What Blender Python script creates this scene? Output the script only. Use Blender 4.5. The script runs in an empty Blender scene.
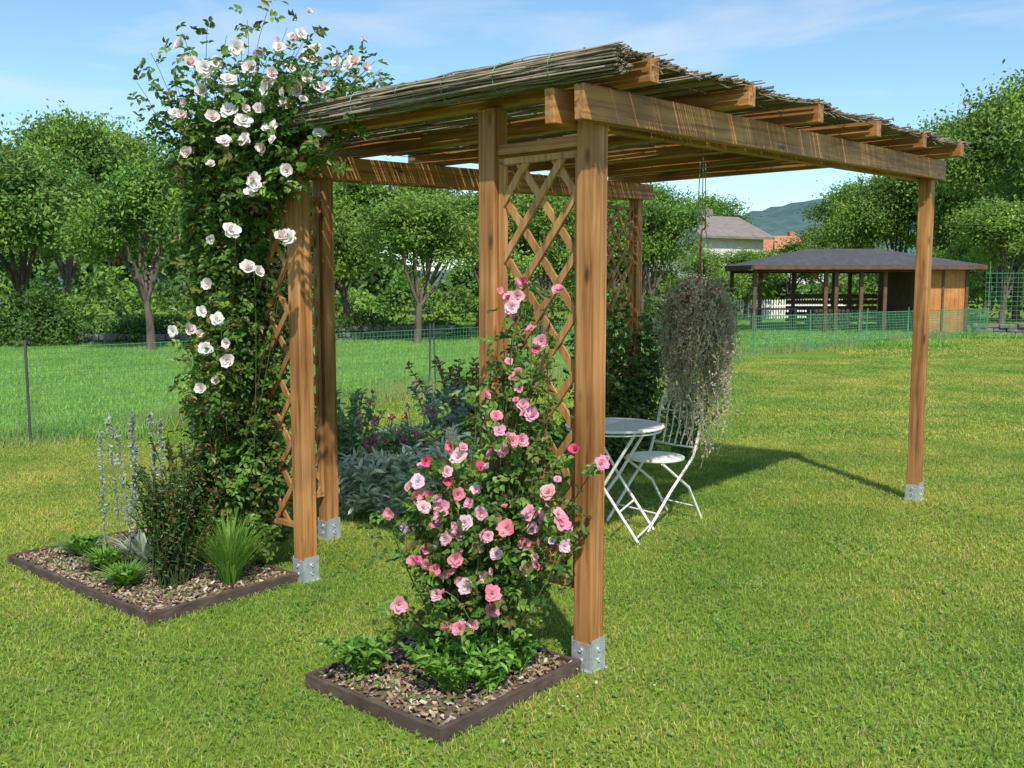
import bpy, math, random
import numpy as np
from mathutils import Vector, Matrix
random.seed(7); rng=np.random.default_rng(7)
scene=bpy.context.scene
COL=scene.collection
def unit(a):
    a=np.asarray(a,float); return a/np.maximum(np.linalg.norm(a,axis=-1,keepdims=True),1e-9)
# ---------------------------------------------------------------- builder
class MB:
    def __init__(s): s.V=[];s.F=[];s.M=[];s.C=[];s.S=[];s.n=0
    def add(s,V,F,mat=0,col=(1,1,1),smooth=False):
        V=np.asarray(V,float).reshape(-1,3);F=np.asarray(F,int)
        c=np.asarray(col,float)
        if c.ndim==1: c=np.tile(c,(len(V),1))
        s.V.append(V);s.F.append(F+s.n);s.M.append(mat);s.C.append(c);s.S.append(smooth);s.n+=len(V)
    def box(s,c,size,ax=None,mat=0,col=(1,1,1)):
        ax=np.eye(3) if ax is None else np.asarray(ax,float)
        h=np.asarray(size)/2
        k=np.array([[x,y,z] for x in(-1,1) for y in(-1,1) for z in(-1,1)])*h
        s.add(np.asarray(c)+k@ax,[[0,1,3,2],[4,6,7,5],[0,4,5,1],[2,3,7,6],[0,2,6,4],[1,5,7,3]],mat,col)
    def bar(s,p0,p1,w,t,up=(0,0,1),mat=0,col=(1,1,1)):
        p0=np.asarray(p0,float);p1=np.asarray(p1,float);d=p1-p0;L=np.linalg.norm(d);d=d/L
        a=np.cross(up,d);a=a/np.linalg.norm(a);b=np.cross(d,a)
        s.box((p0+p1)/2,(w,t,L),[a,b,d],mat,col)
    def tube(s,P,r,k=6,mat=0,col=(1,1,1),closed=False):
        P=np.asarray(P,float);n=len(P);r=np.broadcast_to(r,(n,))
        if closed: T=unit(np.roll(P,-1,0)-np.roll(P,1,0))
        else: T=unit(np.gradient(P,axis=0))
        ref=np.array([0,0,1.]) if abs(T[:,2]).mean()<.85 else np.array([1.,.13,0])
        A=unit(np.cross(T,ref));B=np.cross(T,A)
        th=np.arange(k)*2*math.pi/k
        V=P[:,None]+r[:,None,None]*(np.cos(th)[None,:,None]*A[:,None]+np.sin(th)[None,:,None]*B[:,None])
        F=[]
        m=n if closed else n-1
        for i in range(m):
            j=(i+1)%n
            for q in range(k):
                F.append([i*k+q,i*k+(q+1)%k,j*k+(q+1)%k,j*k+q])
        s.add(V,F,mat,col,True)
    def build(s,name,mats,parent=None):
        me=bpy.data.meshes.new(name)
        V=np.concatenate(s.V);C=np.concatenate(s.C)
        loops=np.concatenate([f.ravel() for f in s.F])
        tot=np.concatenate([np.full(len(f),f.shape[1]) for f in s.F])
        mi=np.concatenate([np.full(len(f),m) for f,m in zip(s.F,s.M)])
        sm=np.concatenate([np.full(len(f),q) for f,q in zip(s.F,s.S)])
        st=np.concatenate([[0],np.cumsum(tot)[:-1]])
        me.vertices.add(len(V));me.vertices.foreach_set('co',V.astype(np.float32).ravel())
        me.loops.add(len(loops));me.loops.foreach_set('vertex_index',loops.astype(np.int32))
        me.polygons.add(len(tot));me.polygons.foreach_set('loop_start',st.astype(np.int32))
        me.polygons.foreach_set('loop_total',tot.astype(np.int32))
        me.polygons.foreach_set('material_index',mi.astype(np.int32))
        me.polygons.foreach_set('use_smooth',sm.astype(bool))
        a=me.color_attributes.new('Col','FLOAT_COLOR','POINT')
        a.data.foreach_set('color',np.hstack([C,np.ones((len(C),1))]).astype(np.float32).ravel())
        for m in (mats if isinstance(mats,(list,tuple)) else [mats]): me.materials.append(m)
        me.update(calc_edges=True)
        return put(name,me,parent)
def put(name,me,parent=None,loc=None,rz=0,sc=1):
    o=bpy.data.objects.new(name,me);COL.objects.link(o)
    if parent: o.parent=parent
    if loc is not None: o.location=loc
    o.rotation_euler=(0,0,rz)
    o.scale=(sc,sc,sc) if not hasattr(sc,'__len__') else sc
    return o
def empty(name,loc=(0,0,0)):
    o=bpy.data.objects.new(name,None);COL.objects.link(o);o.empty_display_size=.1;return o
# ---------------------------------------------------------------- materials
def newmat(name):
    m=bpy.data.materials.new(name);m.use_nodes=True;nt=m.node_tree
    return m,nt,nt.nodes['Principled BSDF'],nt.nodes['Material Output']
def N(nt,t,**k):
    n=nt.nodes.new(t)
    for a,b in k.items(): setattr(n,a,b)
    return n
def ramp(nt,stops):
    r=N(nt,'ShaderNodeValToRGB');e=r.color_ramp.elements
    while len(e)<len(stops): e.new(.5)
    for q,(p,c) in zip(e,stops):
        q.position=p;q.color=(*c,1) if len(c)==3 else c
    return r
def mul(nt,a,b,mode='MULTIPLY',f=1.0):
    m=N(nt,'ShaderNodeMix',data_type='RGBA',blend_type=mode);m.inputs[0].default_value=f
    nt.links.new(a,m.inputs[6]);nt.links.new(b,m.inputs[7]);return m.outputs[2]
def foliage(name,trans=.3,rough=.5,scale=1.5,lo=(.75,.78,.7),hi=(1.25,1.2,1.2),scale2=None,lo2=None,hi2=None,spec=.35):
    m,nt,b,o=newmat(name)
    at=N(nt,'ShaderNodeAttribute',attribute_name='Col')
    g=N(nt,'ShaderNodeNewGeometry')
    no=N(nt,'ShaderNodeTexNoise');no.inputs['Scale'].default_value=scale;no.inputs['Detail'].default_value=3
    nt.links.new(g.outputs['Position'],no.inputs['Vector'])
    r=ramp(nt,[(.32,lo),(.68,hi)]);nt.links.new(no.outputs['Fac'],r.inputs[0])
    c=mul(nt,at.outputs['Color'],r.outputs[0])
    if scale2:
        n2=N(nt,'ShaderNodeTexNoise');n2.inputs['Scale'].default_value=scale2;n2.inputs['Detail'].default_value=4
        nt.links.new(g.outputs['Position'],n2.inputs['Vector'])
        r2=ramp(nt,[(.38,lo2),(.62,hi2)]);nt.links.new(n2.outputs['Fac'],r2.inputs[0])
        c=mul(nt,c,r2.outputs[0])
    nt.links.new(c,b.inputs['Base Color']);b.inputs['Roughness'].default_value=rough
    b.inputs['Specular IOR Level'].default_value=spec
    t=N(nt,'ShaderNodeBsdfTranslucent');nt.links.new(c,t.inputs[0])
    mx=N(nt,'ShaderNodeMixShader');mx.inputs[0].default_value=trans
    nt.links.new(b.outputs[0],mx.inputs[1]);nt.links.new(t.outputs[0],mx.inputs[2]);nt.links.new(mx.outputs[0],o.inputs[0])
    return m
def noisemat(name,stops,scale=8,detail=6,rough=.8,stretch=(1,1,1),coord='Object',bump=.2,metal=0,useattr=False):
    m,nt,b,o=newmat(name)
    tc=N(nt,'ShaderNodeTexCoord');mp=N(nt,'ShaderNodeMapping');mp.inputs['Scale'].default_value=stretch
    nt.links.new(tc.outputs[coord],mp.inputs[0])
    no=N(nt,'ShaderNodeTexNoise');no.inputs['Scale'].default_value=scale;no.inputs['Detail'].default_value=detail;no.inputs['Roughness'].default_value=.65
    nt.links.new(mp.outputs[0],no.inputs['Vector'])
    r=ramp(nt,stops);nt.links.new(no.outputs['Fac'],r.inputs[0])
    c=r.outputs[0]
    if useattr:
        at=N(nt,'ShaderNodeAttribute',attribute_name='Col');c=mul(nt,c,at.outputs['Color'])
    nt.links.new(c,b.inputs['Base Color']);b.inputs['Roughness'].default_value=rough;b.inputs['Metallic'].default_value=metal
    if bump:
        bp=N(nt,'ShaderNodeBump');bp.inputs['Strength'].default_value=bump;bp.inputs['Distance'].default_value=.01
        nt.links.new(no.outputs['Fac'],bp.inputs['Height']);nt.links.new(bp.outputs[0],b.inputs['Normal'])
    return m
def timbermat(name,base,dark,light):
    m,nt,b,o=newmat(name)
    tc=N(nt,'ShaderNodeTexCoord');oi=N(nt,'ShaderNodeObjectInfo')
    ad=N(nt,'ShaderNodeVectorMath',operation='ADD');sc=N(nt,'ShaderNodeVectorMath',operation='SCALE')
    cb=N(nt,'ShaderNodeCombineXYZ')
    for i in range(3): nt.links.new(oi.outputs['Random'],cb.inputs[i])
    nt.links.new(cb.outputs[0],sc.inputs[0]);sc.inputs['Scale'].default_value=37
    nt.links.new(tc.outputs['Object'],ad.inputs[0]);nt.links.new(sc.outputs[0],ad.inputs[1])
    mp=N(nt,'ShaderNodeMapping');mp.inputs['Scale'].default_value=(28,28,1.3);nt.links.new(ad.outputs[0],mp.inputs[0])
    no=N(nt,'ShaderNodeTexNoise');no.inputs['Scale'].default_value=1.6;no.inputs['Detail'].default_value=7;no.inputs['Distortion'].default_value=.6
    nt.links.new(mp.outputs[0],no.inputs['Vector'])
    r=ramp(nt,[(.3,dark),(.5,base),(.72,light)]);nt.links.new(no.outputs['Fac'],r.inputs[0])
    mk=N(nt,'ShaderNodeMapping');mk.inputs['Scale'].default_value=(9,9,3.4);nt.links.new(ad.outputs[0],mk.inputs[0])
    vo=N(nt,'ShaderNodeTexVoronoi');vo.inputs['Scale'].default_value=1;nt.links.new(mk.outputs[0],vo.inputs['Vector'])
    rk=ramp(nt,[(.06,(.3,.25,.2)),(.17,(1,1,1))]);nt.links.new(vo.outputs['Distance'],rk.inputs[0])
    c=mul(nt,r.outputs[0],rk.outputs[0])
    n2=N(nt,'ShaderNodeTexNoise');n2.inputs['Scale'].default_value=2.2;n2.inputs['Detail'].default_value=3;nt.links.new(ad.outputs[0],n2.inputs['Vector'])
    r2=ramp(nt,[(.35,(.70,.66,.64)),(.65,(1.15,1.12,1.1))]);nt.links.new(n2.outputs['Fac'],r2.inputs[0])
    c=mul(nt,c,r2.outputs[0])
    nt.links.new(c,b.inputs['Base Color']);b.inputs['Roughness'].default_value=.55;b.inputs['Specular IOR Level'].default_value=.3
    bp=N(nt,'ShaderNodeBump');bp.inputs['Strength'].default_value=.35;bp.inputs['Distance'].default_value=.004
    nt.links.new(no.outputs['Fac'],bp.inputs['Height']);nt.links.new(bp.outputs[0],b.inputs['Normal'])
    return m
def attrmat(name,rough=.6,spec=.3,metal=0):
    m,nt,b,o=newmat(name)
    at=N(nt,'ShaderNodeAttribute',attribute_name='Col')
    no=N(nt,'ShaderNodeTexNoise');no.inputs['Scale'].default_value=25;no.inputs['Detail'].default_value=4
    tc=N(nt,'ShaderNodeTexCoord');nt.links.new(tc.outputs['Object'],no.inputs['Vector'])
    r=ramp(nt,[(.3,(.75,.75,.75)),(.7,(1.15,1.15,1.15))]);nt.links.new(no.outputs['Fac'],r.inputs[0])
    nt.links.new(mul(nt,at.outputs['Color'],r.outputs[0]),b.inputs['Base Color'])
    b.inputs['Roughness'].default_value=rough;b.inputs['Specular IOR Level'].default_value=spec;b.inputs['Metallic'].default_value=metal
    return m
M_grass=foliage('lawn_blades',.42,.6,1.3,(.76,.84,.8),(1.32,1.12,1.25),.45,(.76,.90,.85),(1.36,1.08,1.25),spec=.2)
M_meadow=foliage('meadow_blades',.42,.6,.5,(.85,.9,.85),(1.15,1.08,1.1),spec=.2)
M_leaf=foliage('leaf',.38,.42,3,(.8,.82,.8),(1.2,1.15,1.1))
M_tree=foliage('tree_leaf',.4,.5,.5,(.75,.8,.8),(1.2,1.15,1.05))
M_petal=foliage('petal',.3,.6,20,(.95,.95,.95),(1.04,1.04,1.04),spec=.15)
M_bark=noisemat('bark',[(.3,(.06,.045,.033)),(.7,(.2,.155,.115))],6,8,.9,(1,1,.3),bump=.6)
M_cane=attrmat('cane',.6)
M_wood=timbermat('impregnated_pine',(.41,.19,.064),(.21,.082,.026),(.52,.28,.112))
M_lat=timbermat('lattice_pine',(.43,.22,.08),(.28,.125,.042),(.53,.31,.135))
M_galv=noisemat('galvanised_steel',[(.3,(.42,.44,.46)),(.7,(.64,.67,.70))],30,4,.42,bump=.05,metal=.5)
M_reed=attrmat('reed',.6)
M_edge=noisemat('edging_board',[(.3,(.045,.03,.022)),(.55,(.09,.06,.045)),(.8,(.17,.13,.10))],9,8,.85,(1,1,2),bump=.4)
M_soil=noisemat('soil',[(.3,(.08,.05,.03)),(.7,(.20,.135,.08))],22,8,.95,bump=.8)
M_chip=attrmat('chip',.85)
M_white=noisemat('white_paint',[(.25,(.52,.46,.36)),(.4,(.80,.77,.69)),(.8,(.86,.84,.78))],14,6,.45,bump=.05)
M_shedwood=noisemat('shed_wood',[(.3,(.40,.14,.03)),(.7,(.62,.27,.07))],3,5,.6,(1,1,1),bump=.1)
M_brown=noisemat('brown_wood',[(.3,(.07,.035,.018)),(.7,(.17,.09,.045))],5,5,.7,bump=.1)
M_roofg=noisemat('grey_roofing',[(.3,(.045,.045,.05)),(.7,(.085,.085,.085))],4,8,.8,bump=.2)
M_stone=noisemat('stone',[(.3,(.08,.075,.065)),(.5,(.16,.15,.125)),(.75,(.26,.245,.22))],5,8,.9,bump=.8)
M_plaster=noisemat('plaster',[(.3,(.6,.58,.54)),(.7,(.75,.73,.69))],2,5,.9,bump=.05)
M_tile=noisemat('roof_tile',[(.3,(.38,.14,.07)),(.7,(.55,.24,.13))],3,6,.85,bump=.2)
M_tileg=noisemat('weathered_roof',[(.3,(.18,.145,.125)),(.7,(.28,.24,.21))],3,6,.85,bump=.2)
M_glass=noisemat('window_glass',[(.3,(.02,.025,.03)),(.7,(.04,.05,.06))],3,2,.1,bump=0)
M_gw=noisemat('green_plastic_net',[(.3,(.07,.22,.11)),(.7,(.11,.32,.17))],5,2,.6,bump=0)
# ---------------------------------------------------------------- layout
A0=np.array([.322,3.923]);U=np.array([.645,.766]);U/=np.linalg.norm(U);Vv=np.array([-U[1],U[0]])
U3=np.array([*U,0]);V3=np.array([*Vv,0]);Z3=np.array([0,0,1.])
def W(u,v,z=0): p=A0+u*U+v*Vv; return np.array([p[0],p[1],z])
SL=.034
# ---------------------------------------------------------------- ground
def ground():
    m,nt,b,o=newmat('ground_turf')
    g=N(nt,'ShaderNodeNewGeometry')
    n1=N(nt,'ShaderNodeTexNoise');n1.inputs['Scale'].default_value=.35;n1.inputs['Detail'].default_value=8
    n2=N(nt,'ShaderNodeTexNoise');n2.inputs['Scale'].default_value=40;n2.inputs['Detail'].default_value=6
    for n in(n1,n2): nt.links.new(g.outputs['Position'],n.inputs['Vector'])
    r1=ramp(nt,[(.3,(.14,.24,.03)),(.7,(.21,.29,.05))]);nt.links.new(n1.outputs['Fac'],r1.inputs[0])
    r2=ramp(nt,[(.3,(.5,.5,.45)),(.7,(1.2,1.15,1.1))]);nt.links.new(n2.outputs['Fac'],r2.inputs[0])
    nt.links.new(mul(nt,r1.outputs[0],r2.outputs[0]),b.inputs['Base Color']);b.inputs['Roughness'].default_value=.95
    b.inputs['Specular IOR Level'].default_value=.1
    mb=MB();S=1500
    mb.add([[-S,-60,0],[S,-60,0],[S,S,0],[-S,S,0]],[[0,1,2,3]])
    mb.build('ground',m)
ground()
def leaves(mb,P,D,Nn,L,Wd,mat,col,fold=.12):
    n=len(P)
    if n==0: return
    L=np.broadcast_to(L,(n,))[:,None];Wd=np.broadcast_to(Wd,(n,))[:,None]
    S=unit(np.cross(D,Nn));Nn=np.cross(S,D)
    b=P;f=Nn*Wd*fold*2
    l1=P+D*L*.3+S*Wd*.46+f;l2=P+D*L*.66+S*Wd*.42+f;r1=P+D*L*.3-S*Wd*.46+f;r2=P+D*L*.66-S*Wd*.42+f
    t=P+D*L-Nn*L*.1
    V=np.stack([b,l1,l2,t,r2,r1],1);i=np.arange(n)[:,None]*6
    F=np.concatenate([i+np.array([0,3,2,1]),i+np.array([0,5,4,3])])
    col=np.broadcast_to(np.asarray(col,float),(n,3))
    mb.add(V.reshape(-1,3),F,mat,np.repeat(col,6,0))
def diamonds(mb,P,D,Nn,L,Wd,mat,col):
    n=len(P);L=np.broadcast_to(L,(n,))[:,None];Wd=np.broadcast_to(Wd,(n,))[:,None]
    S=unit(np.cross(D,Nn));Nn=np.cross(S,D)
    V=np.stack([P-D*L*.5,P+S*Wd*.5+Nn*L*.12,P+D*L*.5,P-S*Wd*.5+Nn*L*.12],1)
    i=np.arange(n)[:,None]*4
    mb.add(V.reshape(-1,3),i+np.array([0,1,2,3]),mat,np.repeat(np.broadcast_to(np.asarray(col,float),(n,3)),4,0))
def blades(mb,n,size,h0,h1,w,lean,pal,cl=0):
    P=np.zeros((n,3));P[:,:2]=rng.uniform(-size/2,size/2,(n,2))
    a=rng.uniform(0,2*math.pi,n);S=np.stack([np.cos(a),np.sin(a),0*a],1)
    a2=rng.uniform(0,2*math.pi,n);Ld=np.stack([np.cos(a2),np.sin(a2),0*a2],1)
    h=rng.uniform(h0,h1,n)[:,None];le=(rng.uniform(.1,1,n)*lean)[:,None]*h
    ww=(w*rng.uniform(.6,1.3,n))[:,None]/2
    mid=P+Z3*h*.6+Ld*le*.35;tip=P+Z3*h*(1-.25*le/np.maximum(h,1e-6))+Ld*le
    V=np.stack([P-S*ww,P+S*ww,mid+S*ww*.9,mid-S*ww*.9,tip+S*ww*.15,tip-S*ww*.15],1)
    i=np.arange(n)[:,None]*6
    F=np.concatenate([i+np.array([0,1,2,3]),i+np.array([3,2,4,5])])
    pal=np.array(pal);c=pal[rng.integers(0,len(pal),n)]*rng.uniform(.75,1.25,(n,1))
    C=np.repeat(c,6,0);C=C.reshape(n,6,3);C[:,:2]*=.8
    mb.add(V.reshape(-1,3),F,0,C.reshape(-1,3))
    if cl:
        cc=rng.uniform(-size/2,size/2,(14,2));q=cc[rng.integers(0,14,cl)]+rng.normal(0,.08*size,(cl,2))
        q=(q+size/2)%size-size/2
        P=np.zeros((cl,3));P[:,:2]=q;P[:,2]=rng.uniform(h0*.6,h1*.75,cl)
        leaves(mb,P,unit(rng.normal(0,1,(cl,3))*[1,1,.2]),unit(rng.normal(0,.35,(cl,3))+Z3),.017,.016,0,
               np.array([.21,.39,.07])*rng.uniform(.8,1.3,(cl,1)))
FA=np.array([-12.,7.6]);FB=np.array([-4.97,9.6]);FC=np.array([5.7,22.8]);FD=np.array([15.6,31.5])
def beyond(x,y):
    for a,b in((FA,FB),(FB,FC),(FC,FD)):
        if a[0]<=x<=b[0]:
            t=(x-a[0])/(b[0]-a[0]);return y>a[1]+t*(b[1]-a[1])
    return x<FA[0] and y>7.6
pal=[(.34,.51,.065),(.38,.53,.075),(.27,.45,.055),(.45,.54,.11),(.50,.49,.19),(.23,.40,.05)]
pal2=[(.27,.52,.09),(.31,.56,.10),(.24,.46,.085),(.40,.55,.15)]
def tilemesh(name,*a,mat=M_grass,**k):
    mb=MB();blades(mb,*a,**k);o=mb.build(name,mat);me=o.data;bpy.data.objects.remove(o);return me
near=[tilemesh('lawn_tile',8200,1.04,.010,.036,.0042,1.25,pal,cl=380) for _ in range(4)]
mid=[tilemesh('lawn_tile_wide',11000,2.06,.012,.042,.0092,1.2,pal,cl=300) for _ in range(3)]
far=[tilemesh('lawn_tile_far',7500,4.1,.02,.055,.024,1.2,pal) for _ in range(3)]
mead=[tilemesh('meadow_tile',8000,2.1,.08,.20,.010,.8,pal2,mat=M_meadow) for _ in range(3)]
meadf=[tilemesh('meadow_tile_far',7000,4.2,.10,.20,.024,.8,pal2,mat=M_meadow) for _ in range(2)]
lawn=empty('lawn_grass');mdw=empty('meadow_grass')
def vis(x,y,m): return abs(x)<.6*y+m
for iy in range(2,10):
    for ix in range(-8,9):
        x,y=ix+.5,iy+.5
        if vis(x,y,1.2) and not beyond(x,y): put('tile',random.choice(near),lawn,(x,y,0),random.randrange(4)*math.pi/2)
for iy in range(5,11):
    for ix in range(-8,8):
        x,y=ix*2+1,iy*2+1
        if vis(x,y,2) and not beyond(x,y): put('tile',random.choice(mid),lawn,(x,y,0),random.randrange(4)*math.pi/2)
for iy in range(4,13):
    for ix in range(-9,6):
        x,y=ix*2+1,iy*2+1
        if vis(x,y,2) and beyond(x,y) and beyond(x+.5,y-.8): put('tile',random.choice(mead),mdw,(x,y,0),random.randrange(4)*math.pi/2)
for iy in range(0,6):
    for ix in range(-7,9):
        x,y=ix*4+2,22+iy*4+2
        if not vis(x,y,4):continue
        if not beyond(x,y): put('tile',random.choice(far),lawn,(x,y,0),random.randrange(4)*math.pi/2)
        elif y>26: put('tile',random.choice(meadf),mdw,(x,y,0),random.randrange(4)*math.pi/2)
# ---------------------------------------------------------------- pergola
perg=empty('pergola')
def timber(name,p0,p1,w,t,up=(0,0,1),parent=perg,mat=M_wood,bev=.004):
    p0=np.asarray(p0,float);p1=np.asarray(p1,float);d=p1-p0;L=np.linalg.norm(d);d/=L
    a=np.cross(up,d);a/=np.linalg.norm(a);b=np.cross(d,a)
    mb=MB();mb.box((0,0,0),(w,t,L));o=mb.build(name,mat,parent)
    Mx=Matrix.Identity(4)
    for i,c in enumerate((a,b,d)):
        for j in range(3): Mx[j][i]=c[j]
    for j in range(3): Mx[j][3]=(p0+p1)[j]/2
    o.matrix_world=Mx
    if bev:
        m=o.modifiers.new('b','BEVEL');m.width=bev;m.segments=2
    return o
PS=.092
zb=2.312
posts={'a':(0,0),'b':(0,.53),'c':(0,1.9),'g':(0,2.5),'d':(.65,2.5),'e2':(3.6,2.5),'e':(4.2,2.5),'f':(4.23,0)}
for k,(u,v) in posts.items():
    top=zb+.06+SL*u
    timber('post_'+k,W(u,v,.10),W(u,v,top),PS,PS,up=U3,bev=.006)
    mb=MB()
    ax=[U3,V3,Z3];e=PS/2+.004
    for s in(-1,1):
        mb.box(W(u,v,.07)+V3*s*e,(PS+.006,.005,.14),ax)
        mb.box(W(u,v,.065)+U3*s*e*.995,(.005,PS+.002,.12),ax)
        for zz in(.05,.095):
            c=W(u,v,zz)+V3*s*(e+.002);mb.tube([c,c+V3*s*.008],.009,6)
            c=W(u,v,zz)+U3*s*(e+.002);mb.tube([c,c+U3*s*.008],.009,6)
    mb.box(W(u,v,.005),(PS+.03,PS+.03,.01),ax)
    mb.build('post_shoe_'+k,M_galv,perg)
for nm,v in(('front_beam_outer',-.0715),('front_beam_inner',.0715),('rear_beam_outer',2.5715),('rear_beam_inner',2.4285)):
    u1=4.34
    timber(nm,W(-.19,v,zb-.19*SL),W(u1,v,zb+SL*u1),.048,.135,bev=.004)
RU=[.03,.85,1.62,2.45,3.28,4.10]
for i,u in enumerate(RU):
    z=zb+.0675+.047+SL*u
    timber('rafter_%d'%i,W(u,-.27,z),W(u,2.72,z),.062,.09)
timber('lattice_header',W(0,.05,2.19),W(0,.485,2.19),.045,.045)
timber('lattice_header_far',W(0,1.95,2.19),W(0,2.45,2.19),.045,.045)
def lattice(name,pa,pb,z0,z1):
    pa=np.asarray(pa,float);pb=np.asarray(pb,float);d=pb-pa;w=np.linalg.norm(d);d/=w;nn=np.cross(d,Z3);h=z1-z0
    org=pa+Z3*z0;mb=MB()
    th=math.radians(52);pitch=.15
    for s,off in((1,.007),(-1,-.007)):
        dx,dz=math.cos(th)*s,math.sin(th)
        px,pz=-dz,dx
        for k in range(-40,40):
            ox,oz=px*k*pitch*1.0+w/2,pz*k*pitch+h/2
            t0,t1=-9,9
            for o_,q,hi in((ox,dx,w),(oz,dz,h)):
                a,b=(0-o_)/q,(hi-o_)/q
                t0=max(t0,min(a,b));t1=min(t1,max(a,b))
            if t1-t0<.06:continue
            P0=org+d*(ox+dx*t0)+Z3*(oz+dz*t0)+nn*off;P1=org+d*(ox+dx*t1)+Z3*(oz+dz*t1)+nn*off
            mb.bar(P0,P1,.012,.031,up=np.cross(P1-P0,nn)*-1)
    for a,b in(((0,0),(w,0)),((0,h),(w,h)),((0.012,0),(0.012,h)),((w-.012,0),(w-.012,h))):
        P0=org+d*a[0]+Z3*a[1];P1=org+d*b[0]+Z3*b[1]
        mb.bar(P0,P1,.034,.026 if a[0]!=b[0] else .022,up=np.cross(P1-P0,nn)*-1)
    mb.build(name,M_lat,perg)
g=PS/2+.002
lattice('lattice_panel_near',W(0,g),W(0,.53-g),.35,2.14)
lattice('lattice_panel_side',W(0,1.9+g),W(0,2.5-g),.3,2.14)
lattice('lattice_panel_rear',W(g,2.5),W(.65-g,2.5),.3,2.14)
lattice('lattice_panel_corner',W(3.6+g,2.5),W(4.2-g,2.5),.3,2.3)
# reed mat
mb=MB()
zr=zb+.0675+.094
def reedcol():
    b=random.choice([(.33,.265,.175),(.40,.33,.22),(.25,.19,.12),(.21,.17,.125),(.36,.31,.24),(.16,.12,.08),(.28,.23,.17)])
    return np.array(b)*random.uniform(.75,1.2)
def reed(u,v0,v1,z,r,du=.014,jz=.003):
    n=5;vs=np.linspace(v0,v1,n);uu=u+np.cumsum(np.random.default_rng(random.randrange(1<<30)).normal(0,du*.35,n))
    P=np.array([W(a,b,z+SL*a+random.gauss(0,jz)) for a,b in zip(uu,vs)])
    mb.tube(P,r,3,0,reedcol())
for layer in range(2):
    u=-.16
    while u<4.26:
        u+=random.uniform(.0055,.0135)
        c=min(abs(u-r) for r in RU);sag=.018*min(1,c/.35)
        e0=-.235-random.uniform(0,.035)+.012*math.sin(u*7)-(.05 if random.random()<.04 else 0)
        cut=random.uniform(.6,2.2)
        z=zr+.008*layer-sag+random.uniform(0,.008)
        if random.random()<.45: reed(u,e0,2.68+random.uniform(-.05,.05),z,random.uniform(.003,.0058))
        else:
            if random.random()<.95: reed(u,e0,cut,z,random.uniform(.003,.0058))
            if random.random()<.95: reed(u+.003,cut+.02,2.68+random.uniform(-.05,.05),z,random.uniform(.003,.0058))
for i in range(460):
    t=random.uniform(0,2*math.pi);q=math.sqrt(random.random())
    u=-.165+.058*q*math.cos(t);z=zr-.030+.055*q*math.sin(t)
    v0=-.23-random.uniform(0,.04)
    if random.random()<.55: v0=random.uniform(-.2,1.6)
    v1=min(2.66,v0+random.uniform(.8,3.0))
    reed(u,v0,v1,z,random.uniform(.0028,.0052),du=.018,jz=.006)
for i in range(90):
    u=random.uniform(-.1,4.2);L=random.uniform(.03,.10)
    p=W(u,-.22,zr-.01+SL*u);mb.tube([p+V3*.3,p,p-V3*L+U3*random.gauss(0,.02)-Z3*random.uniform(.0,.04)],.003,3,0,reedcol())
for v in np.arange(-.1,2.6,.3):
    mb.tube([W(-.2,v,zr+.022),W(2,v,zr+.022+SL*2),W(4.25,v,zr+.022+SL*4.25)],.003,4,0,(.2,.19,.17))
    mb.tube([W(-.2,v+.02,zr-.024),W(2,v+.02,zr-.024+SL*2),W(4.25,v+.02,zr-.024+SL*4.25)],.002,4,0,(.2,.19,.17))
for v in(.05,.33,.62,.9,1.2,1.5,1.8):
    th=np.linspace(0,2*math.pi,14,endpoint=False)
    mb.tube([W(-.165+.068*math.cos(t),v,zr-.030+.064*math.sin(t)) for t in th],.0025,4,0,(.12,.34,.28),closed=True)
mb.build('reed_roof_mat',M_reed,perg)
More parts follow.
